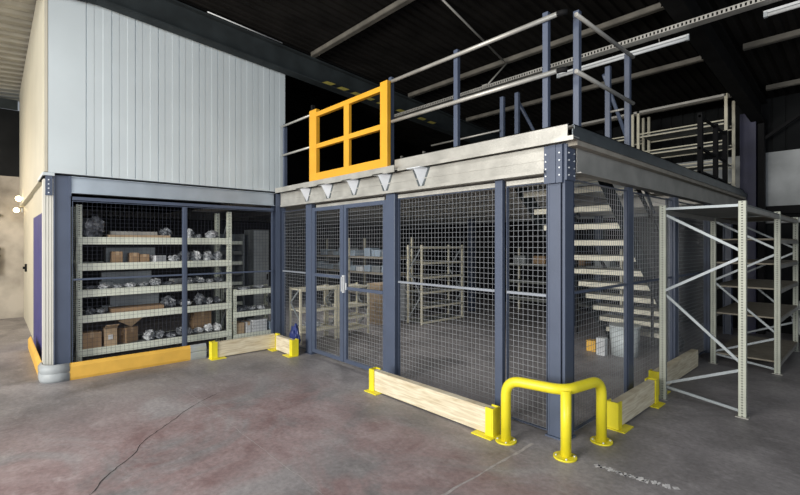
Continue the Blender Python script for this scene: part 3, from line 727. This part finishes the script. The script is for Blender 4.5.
# low shelving contents
def lowbags(z, ys, tall, lab, grp):
    bags(1, ys, tall, None, z, lab, grp)
lowbags(.54, (-.58, -.46, -.34, -.2), .10, 'middle level of the low caged shelving', None)
lowbags(.88, (-.5, -.2), .05, 'top level of the low caged shelving', None)
for i, (y, m_, w) in enumerate(((-.58, 'card_l', .12), (-.45, 'white', .09))):
    carton('carton', -5.12, y, .20, .2, w, .17, m_, ['tan carton at the left of the bottom low caged shelf', 'white carton beside the tan one on the bottom low caged shelf'][i])
for i in range(4):
    carton('binder_box', -5.12, -.27, .20 + i * .048, .22, .24, .045, 'white', 'pale flat box in the stack on the bottom low caged shelf', group='stacked pale boxes on the low caged shelving', tape=False)
carton('carton', -5.12, -.03, .20, .2, .14, .13, 'bluebox', 'pale blue carton at the right of the bottom low caged shelf')
# things seen above the low shelving: parts bin cabinet, locker
pb = empty('parts_bin_cabinet', (-6.2, .2, 0), 'dark cabinet of open front parts bins behind the low shelving', 'cabinet')
MB().box(-6.45, -6.42, -.62, -.10, 0, 1.78).build('back_panel', 'bin', pb)
MB().box(-6.42, -6.05, -.64, -.61, 0, 1.78).box(-6.42, -6.05, -.11, -.08, 0, 1.78).build('side_panel', 'bin', pb)
for k in range(7):
    z = .5 + k * .18
    MB().box(-6.40, -6.04, -.60, -.12, z, z + .012).box(-6.06, -6.04, -.60, -.12, z, z + .07).build('bin_row', 'greyshelf' if k % 2 else 'rack', pb)
lk = empty('grey_locker', (-5.9, .2, 0), 'plain grey locker standing right of the parts bins', 'locker')
MB().box(-6.3, -5.9, .02, .32, 0, 1.86).build('body', 'bin', lk, bevel=.004)
MB().box(-5.9, -5.888, .03, .31, .02, 1.84).build('door', 'grey_poly', lk)
MB().box(-5.887, -5.875, .27, .29, .95, 1.05).build('handle', 'black', lk)

# ------------------------------------------------------------------ low racks inside the door
shelving('low_rack', -4.50, .36, .16, .86, .89, [.21, .53, .87], 'low cream rack just inside the doors, nearest the front', 'low racks inside the cage', 'rack_cream', .03, 'rack_cream', .03, perf=False)
shelving('low_rack', -4.50, .36, .88, 1.56, .89, [.14, .33, .53, .86], 'low cream rack behind the first one inside the doors', 'low racks inside the cage', 'rack_cream', .03, 'rack_cream', .03, perf=False)
shelving('tall_rack', -4.40, .42, 2.80, 4.08, 1.58, [.05, .35, .64, .94, 1.23, 1.54], 'tall narrow cream six-level rack in the middle of the cage', None, 'rack_cream', .035, 'greyshelf', .035, perf=False)
crumple('plastic_bag', -4.68, .5, .21, .2, .3, .12, 'film', 'grey bag on bottom level of the nearest low rack', 'bag', None, 31)
crumple('plastic_bag', -4.68, .5, .53, .2, .3, .10, 'film_d', 'dark bag on middle level of the nearest low rack', 'bag', None, 32)
def xshelving(name, y0, depth, x0, x1, h, levels, label, m='rack_cream', shm='shelfboard', group=None, bh=.05):
    e = empty(name, ((x0 + x1) / 2, y0 + depth / 2, 0), label, 'shelving', group)
    nb = max(1, int(round((x1 - x0) / 1.6)))
    for i in range(nb + 1):
        x = x0 + (x1 - x0) * i / nb
        for y in (y0, y0 + depth): MB().box(x - .02, x + .02, y - .02, y + .02, 0, h).build('upright', m, e)
    for z in levels: MB().box(x0, x1, y0 - .03, y0 + depth, z - bh, z).build('shelf', shm, e)
    return e
xshelving('back_shelving', 3.05, .5, -8.9, -5.45, 1.75, [.45, .95, 1.31], 'long brown shelving at the back left of the cage with pale blue boxes', shm='shelfboard')
rr = random.Random(5); x = -8.8
i = 0
while x < -5.85:
    w = rr.uniform(.18, .34)
    for z, nmz in ((.95, 'lower'), (1.31, 'upper')):
        if rr.random() < .8:
            carton('blue_box', x + w / 2, 3.22, z, w * .9, .3, rr.uniform(.10, .20), rr.choice(['bluebox', 'bluebox', 'white', 'bin']), 'pale blue-grey box on the %s board of the back left shelving' % nmz, group='boxes on the %s back left shelf' % nmz, rot=0, tape=False)
    x += w + .03
xshelving('back_shelving', 5.6, .5, -4.3, -1.7, 1.5, [.35, .75, 1.15], 'dim long shelving along the back of the cage', m='rack_cream', shm='greyshelf')
for i, x in enumerate((-4.0, -3.5, -3.1, -2.6, -2.1)):
    carton('carton', x, 5.8, 1.15, .3, .3, .18, 'card' if i % 2 else 'bin', 'dim carton on top board of the long back shelving', group='cartons on the long back shelving', tape=False)
carton('carton', -5.15, 2.4, 0, .42, .42, .80, 'card_l', 'tall brown carton standing on the floor left of the tall rack')
ob = MB().box(-4.936, -4.93, 2.35, 2.45, .55, .67).build('paper_label', 'white'); tag(ob, 'white paper label on the tall brown carton', 'label')
carton('white_carton', -5.15, 2.8, 0, .26, .3, .78, 'white', 'narrow white carton standing behind the tall brown carton', tape=False)
crumple('plastic_bundle', 1.05, 6.2, 0, .5, .45, .75, 'white', 'pale plastic-wrapped bundle on floor behind the rack at the right edge', 'bundle', None, 91)
for i, (y, z, nz) in enumerate(((-2.3, 1.02, 'third'), (-1.42, 1.02, 'third'), (-2.25, .70, 'second'), (-1.70, .28, 'bottom'))):
    carton('white_parcel', -5.35, y, z, .10, .16, .07, 'white', 'small white parcel at the back of the %s caged shelf, %s' % (nz, ('left part', 'right of middle', 'left part', 'behind the bags')[i]), 'parcel', None, rot=.3 * i, tape=False)
# under the stairs
bk = empty('white_bucket', (-.78, 3.3, 0), 'white plastic bucket on the cage floor under the stairs', 'bucket')
MB().tube([(-.78, 3.3, 0.0), (-.78, 3.3, .40)], [.18, .20], 24).build('body', 'bucket', bk)
MB().tube([(-.78, 3.3, .40), (-.78, 3.3, .43)], [.21, .21], 24).build('lid', 'bucket', bk)
carton('carton', -1.20, 3.2, 0, .14, .14, .16, 'bumper', 'small yellow carton on floor beside the bucket', tape=False)
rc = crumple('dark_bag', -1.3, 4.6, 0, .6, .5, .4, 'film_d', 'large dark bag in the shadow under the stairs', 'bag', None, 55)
ob = MB().box(-1.06, -.94, 3.0, 3.1, 0.0, .25).box(-1.05, -.95, 2.995, 3.0, .12, .24).build('white_canister', 'white', bevel=.01); tag(ob, 'small white canister left of the bucket', 'canister')
# blue rag at door post
crumple('blue_bag', -4.13, -.14, 0, .20, .12, .36, 'bluecloth', 'dark blue bag hanging low at the left door post', 'bag', None, 70)

# upper storage racks on the mezzanine
ur = empty('upper_storage_rack', (-1.5, 5.8, 2.44), 'cream beam storage rack at the back of the mezzanine deck', 'rack')
for x in (-3.1, -1.50, -1.40, -.03):
    for y in (5.62, 6.18):
        if x == -.03 and y > 6: x_ = -.03
        MB().box(x - .022, x + .022, y - .02, y + .02, 2.442, 4.12).build('upright', 'rack_cream', ur)
for (x0, x1) in ((-3.07, -1.53), (-1.37, -.06)):
    for z in (3.62, 3.28, 2.95, 2.62):
        for yb_ in (5.60, 6.18):
            MB().box(x0, x1, yb_, yb_ + .03, z + .05, z + .07).build('beam', 'rack_cream', ur)
            MB().box(x0, x1, yb_, yb_ + .03, z - .01, z + .01).build('beam', 'rack_cream', ur)
        MB().box(x0, x1, 5.65, 6.15, z + .02, z + .035).build('shelf', 'greyshelf', ur)
MB().bar((-1.5, 5.6, 2.7), (-1.9, 5.6, 3.1), .02).build('brace', 'rack_cream', ur)
MB().box(-3.1, -.03, 5.60, 5.64, 4.08, 4.12).build('top_bar', 'zinc_dull', ur)
# dim open rack deeper left on the deck, seen through the gate
ur2 = empty('tubular_frame', (-3.9, 2.6, 2.44), 'dim tubular steel frame on the deck behind the yellow gate', 'frame')
for x in (-4.55, -3.95): MB().bar((x, 2.4, 2.45), (x, 2.4, 3.30), .04).build('upright', 'zinc_dull', ur2)
for z in (2.75, 3.25): MB().bar((-4.55, 2.4, z), (-3.95, 2.4, z), .025).build('rail', 'zinc_dull', ur2)

# ------------------------------------------------------------------ hall fittings
ct = MB()
TY, TZ = 2.21, 3.99
ct.box(-4.5, 6, TY - .06, TY + .06, TZ, TZ + .003).box(-4.5, 6, TY + .057, TY + .06, TZ, TZ + .05)
for i in range(263): ct.box(-4.5 + i * .04, -4.5 + i * .04 + .022, TY - .062, TY - .057, TZ + .005, TZ + .04)
ct.box(-4.5, 6, TY - .063, TY - .056, TZ + .04, TZ + .05).box(-4.5, 6, TY - .063, TY - .056, TZ, TZ + .008)
tag(ct.build('cable_tray', 'zinc_dull'), 'perforated steel cable tray hanging under the roof', 'cable tray')
def batten(x0, x1, label, y=2.30, z=3.90):
    e = empty('fluorescent_light', ((x0 + x1) / 2, y, z), label, 'light', 'fluorescent battens under the cable tray')
    MB().box(x0, x1, y - .015, y + .015, z + .02, z + .045).build('housing', 'tube', e)
    MB().tube([(x0 + .02, y, z), (x1 - .02, y, z)], .018, 10).build('lamp_tube', 'tube', e)
    MB().box(x0, x0 + .03, y - .02, y + .02, z - .02, z + .03).build('lamp_holder', 'grey_poly', e)
    MB().box(x1 - .03, x1, y - .02, y + .02, z - .02, z + .03).build('lamp_holder', 'grey_poly', e)
    MB().tube([(x0 + .3, y, z + .04), (x0 + .3, y - .02, 3.995)], .004, 5).build('hanger', 'zinc_dull', e)
    MB().tube([(x1 - .3, y, z + .04), (x1 - .3, y - .02, 3.995)], .004, 5).build('hanger', 'zinc_dull', e)
batten(-1.29, .28, 'long white fluorescent batten left of the dark rafter')
batten(.93, 2.4, 'white fluorescent batten right of the dark rafter')
cl = MB().tube([(-4.57, -1.24, roof_z(-1.24) - .075), (-4.57, -.11, roof_z(-.11) - .075)], .009, 6)  # plain white tube on the rafter's top edge
tag(cl.build('white_tube', 'tube'), 'thin white tube along the top edge of the dark rafter', 'conduit')
cd = MB().tube([(-2.0, .6, roof_z(.6) - .03), (-2.32, 2.55, roof_z(2.55) - .10)], .014, 6).tube([(-2.32, 2.62, roof_z(2.6) - .10), (-2.44, 2.24, 4.06)], .012, 6).box(-2.49, -2.39, 2.20, 2.28, 4.03, 4.08)
tag(cd.build('electrical_conduit', 'zinc_dull'), 'thin conduit running from roof to cable tray', 'conduit')
bx2 = MB().tube([(.25, 6.9, 2.02), (1.8, 6.9, 2.02)], .05, 10)
tag(bx2.build('wall_pipe', 'tube'), 'white pipe along the back wall behind the rack', 'pipe')
tag(MB().box(.32, 6, 6.85, 6.98, 2.14, 2.28).build('wall_ledge_beam', 'black'), 'black beam along the back wall above the rack', 'beam')
tag(MB().bar((.28, 6.7, 3.45), (1.2, 6.7, 4.1), .05).build('diagonal_brace', 'black'), 'black diagonal brace by the violet column', 'brace')
# corridor details
for i, (x, z, lb) in enumerate(((-9.6, 2.48, 'upper glowing wall lamp in the corridor'), (-10.7, 2.32, 'lower glowing wall lamp farther down the corridor'))):
    e = empty('wall_lamp', (x, -2.98, z), lb, 'lamp', 'corridor wall lamps')
    MB().box(x - .04, x + .04, -2.97, -2.945, z - .04, z + .04).build('backplate', 'grey_poly', e)
    import bmesh
    me = bpy.data.meshes.new('globe'); bm = bmesh.new(); bmesh.ops.create_uvsphere(bm, u_segments=16, v_segments=10, radius=.05); bm.to_mesh(me); bm.free()
    me.materials.append(M['glow']); o = bpy.data.objects.new('globe', me); COL.objects.link(o); o.parent = e; o.location = (0, -.07, 0)
    for p in me.polygons: p.use_smooth = True
dl = MB().box(-9.9, -9.75, -2.95, -2.92, 1.05, 1.2).box(-9.86, -9.80, -2.98, -2.95, 1.1, 1.15)
tag(dl.build('door_lock', 'black'), 'black lock handle on the cream corridor wall', 'lock')
wr = MB().box(-10.99, -10.93, -6, -3.3, 2.18, 2.24).tube([(-10.93, -6, 1.50), (-10.93, -3.3, 1.50)], .03, 8).tube([(-10.93, -6, 1.35), (-10.93, -3.3, 1.35)], .02, 8)
tag(wr.build('wall_pipes', 'black'), 'dark pipes along the corridor end wall', 'pipe')
tag(MB().box(-11.0, -10.85, -3.62, -3.36, .95, 1.45).build('meter_box', 'white'), 'pale box mounted on the corridor end wall', 'box')

# ------------------------------------------------------------------ floor marks
def ribbon(pts, w, z=.0012, th=.0006):
    mb = MB(); n = len(pts)
    for i, p in enumerate(pts):
        p = Vector((*p, 0)); a = Vector((*pts[max(i - 1, 0)], 0)); c = Vector((*pts[min(i + 1, n - 1)], 0)); d = (c - a).normalized(); s_ = Vector((-d.y, d.x, 0))
        ww = (w[i] if isinstance(w, list) else w) / 2
        mb.v += [tuple(p + s_ * ww + up * z), tuple(p - s_ * ww + up * z)]
    for i in range(n - 1): mb.face([2 * i, 2 * i + 1, 2 * i + 3, 2 * i + 2])
    return mb
CRK = None
crack = [(-1.60, -3.1), (-1.685, -2.96), (-1.864, -2.867), (-1.974, -2.765), (-2.134, -2.625), (-2.291, -2.543), (-2.392, -2.462), (-2.49, -2.361), (-2.608, -2.233), (-2.784, -2.07), (-2.994, -1.812), (-3.104, -1.60)]
rnd = random.Random(3)
fine = []
for i in range(len(crack) - 1):
    for k in range(4):
        t = k / 4; fine.append((crack[i][0] * (1 - t) + crack[i + 1][0] * t + rnd.uniform(-.006, .006), crack[i][1] * (1 - t) + crack[i + 1][1] * t + rnd.uniform(-.006, .006)))
struct('floor_crack', ribbon(fine, [rnd.uniform(.003, .009) for _ in fine]), 'crack', 'dark curved crack across the open floor', 'crack')
j1 = [(-.155 + rnd.uniform(-.006, .006), -3.2 + i * .08) for i in range(38)]
struct('floor_joint', ribbon(j1, [rnd.uniform(.008, .030) for _ in j1]), 'joint', 'pale slab joint running toward the tube guard', 'floor joint')
j2 = [(-4.2 + i * .08, -1.875 + rnd.uniform(-.006, .006)) for i in range(50)]
struct('floor_joint', ribbon(j2, [rnd.uniform(.0015, .006) for _ in j2]), 'joint', 'faint pale slab joint crossing the open floor', 'floor joint')
mk = [(.33 + i * .015, -.213 + .00012 * i * i * .6 + rnd.uniform(-.008, .008)) for i in range(36)]
mb = MB()
for i in range(34):
    if rnd.random() < .82: joinmb(mb, ribbon(mk[i:i + 2], rnd.uniform(.025, .07)))
struct('floor_marking', mb, 'paint_mark', 'worn white paint mark on the floor right of the tube guard', 'marking')

# ------------------------------------------------------------------ light
def area(name, loc, target, size, sy, energy, color=(1, 1, 1)):
    ld = bpy.data.lights.new(name, 'AREA'); ld.shape = 'RECTANGLE'; ld.size = size; ld.size_y = sy; ld.energy = energy; ld.color = color
    o = bpy.data.objects.new(name, ld); COL.objects.link(o); o.location = loc
    o.rotation_euler = (Vector(target) - Vector(loc)).to_track_quat('-Z', 'Y').to_euler()
    return o
area('hall_light', (-1.0, -11.5, 2.6), (-1.6, 2.0, 1.0), 4.5, 3.0, 1250, (1.0, .97, .90))
area('floor_fill', (-1.6, -4.6, 4.5), (-1.6, -2.6, 0), 2.4, 1.0, 110, (1.0, .97, .95))  # unseen fill added to brighten the open floor
area('cage_fill', (-2.6, 1.9, 2.19), (-2.6, 1.9, 0), 2.6, .25, 12, (1.0, .98, .94))  # added fill under the deck to lift the cage interior, no fixture there
area('cage_fill_rear', (-6.2, 1.9, 2.19), (-6.2, 1.9, 0), 1.6, .25, 24, (1.0, .98, .94))  # second added fill, brightens the back left shelving
area('bay_door_daylight', (5.2, -3.2, 2.6), (-4.8, -1.0, 1.6), 3.0, 2.4, 115, (.86, .93, 1.0))
area('corridor_light', (-8.5, -5.2, 3.0), (-8.5, -3.2, 1.0), 2.5, .6, 75, (1.0, .85, .66))
w = bpy.data.worlds.new('hall_ambient'); bpy.context.scene.world = w; w.use_nodes = True
w.node_tree.nodes['Background'].inputs[0].default_value = (.75, .82, .9, 1)
w.node_tree.nodes['Background'].inputs[1].default_value = .35

# ------------------------------------------------------------------ camera
cam = bpy.data.cameras.new('camera'); co = bpy.data.objects.new('camera', cam); COL.objects.link(co)
co.location = (1.738, -3.431, 1.6)
co.rotation_euler = (PI / 2, 0, math.atan2(.7359, .6771))
cam.sensor_width = 36; cam.lens = 443.5 / 800 * 36; cam.shift_y = -3.5 / 800; cam.clip_start = .05
sc = bpy.context.scene; sc.camera = co
sc.view_settings.view_transform = 'Standard'; sc.view_settings.look = 'None'; sc.view_settings.gamma = 1; sc.view_settings.use_curve_mapping = False
sc.view_settings.exposure = 0.0
for o in list(bpy.data.objects):
    for k in ('_w', '_rot'):
        if k in o: del o[k]
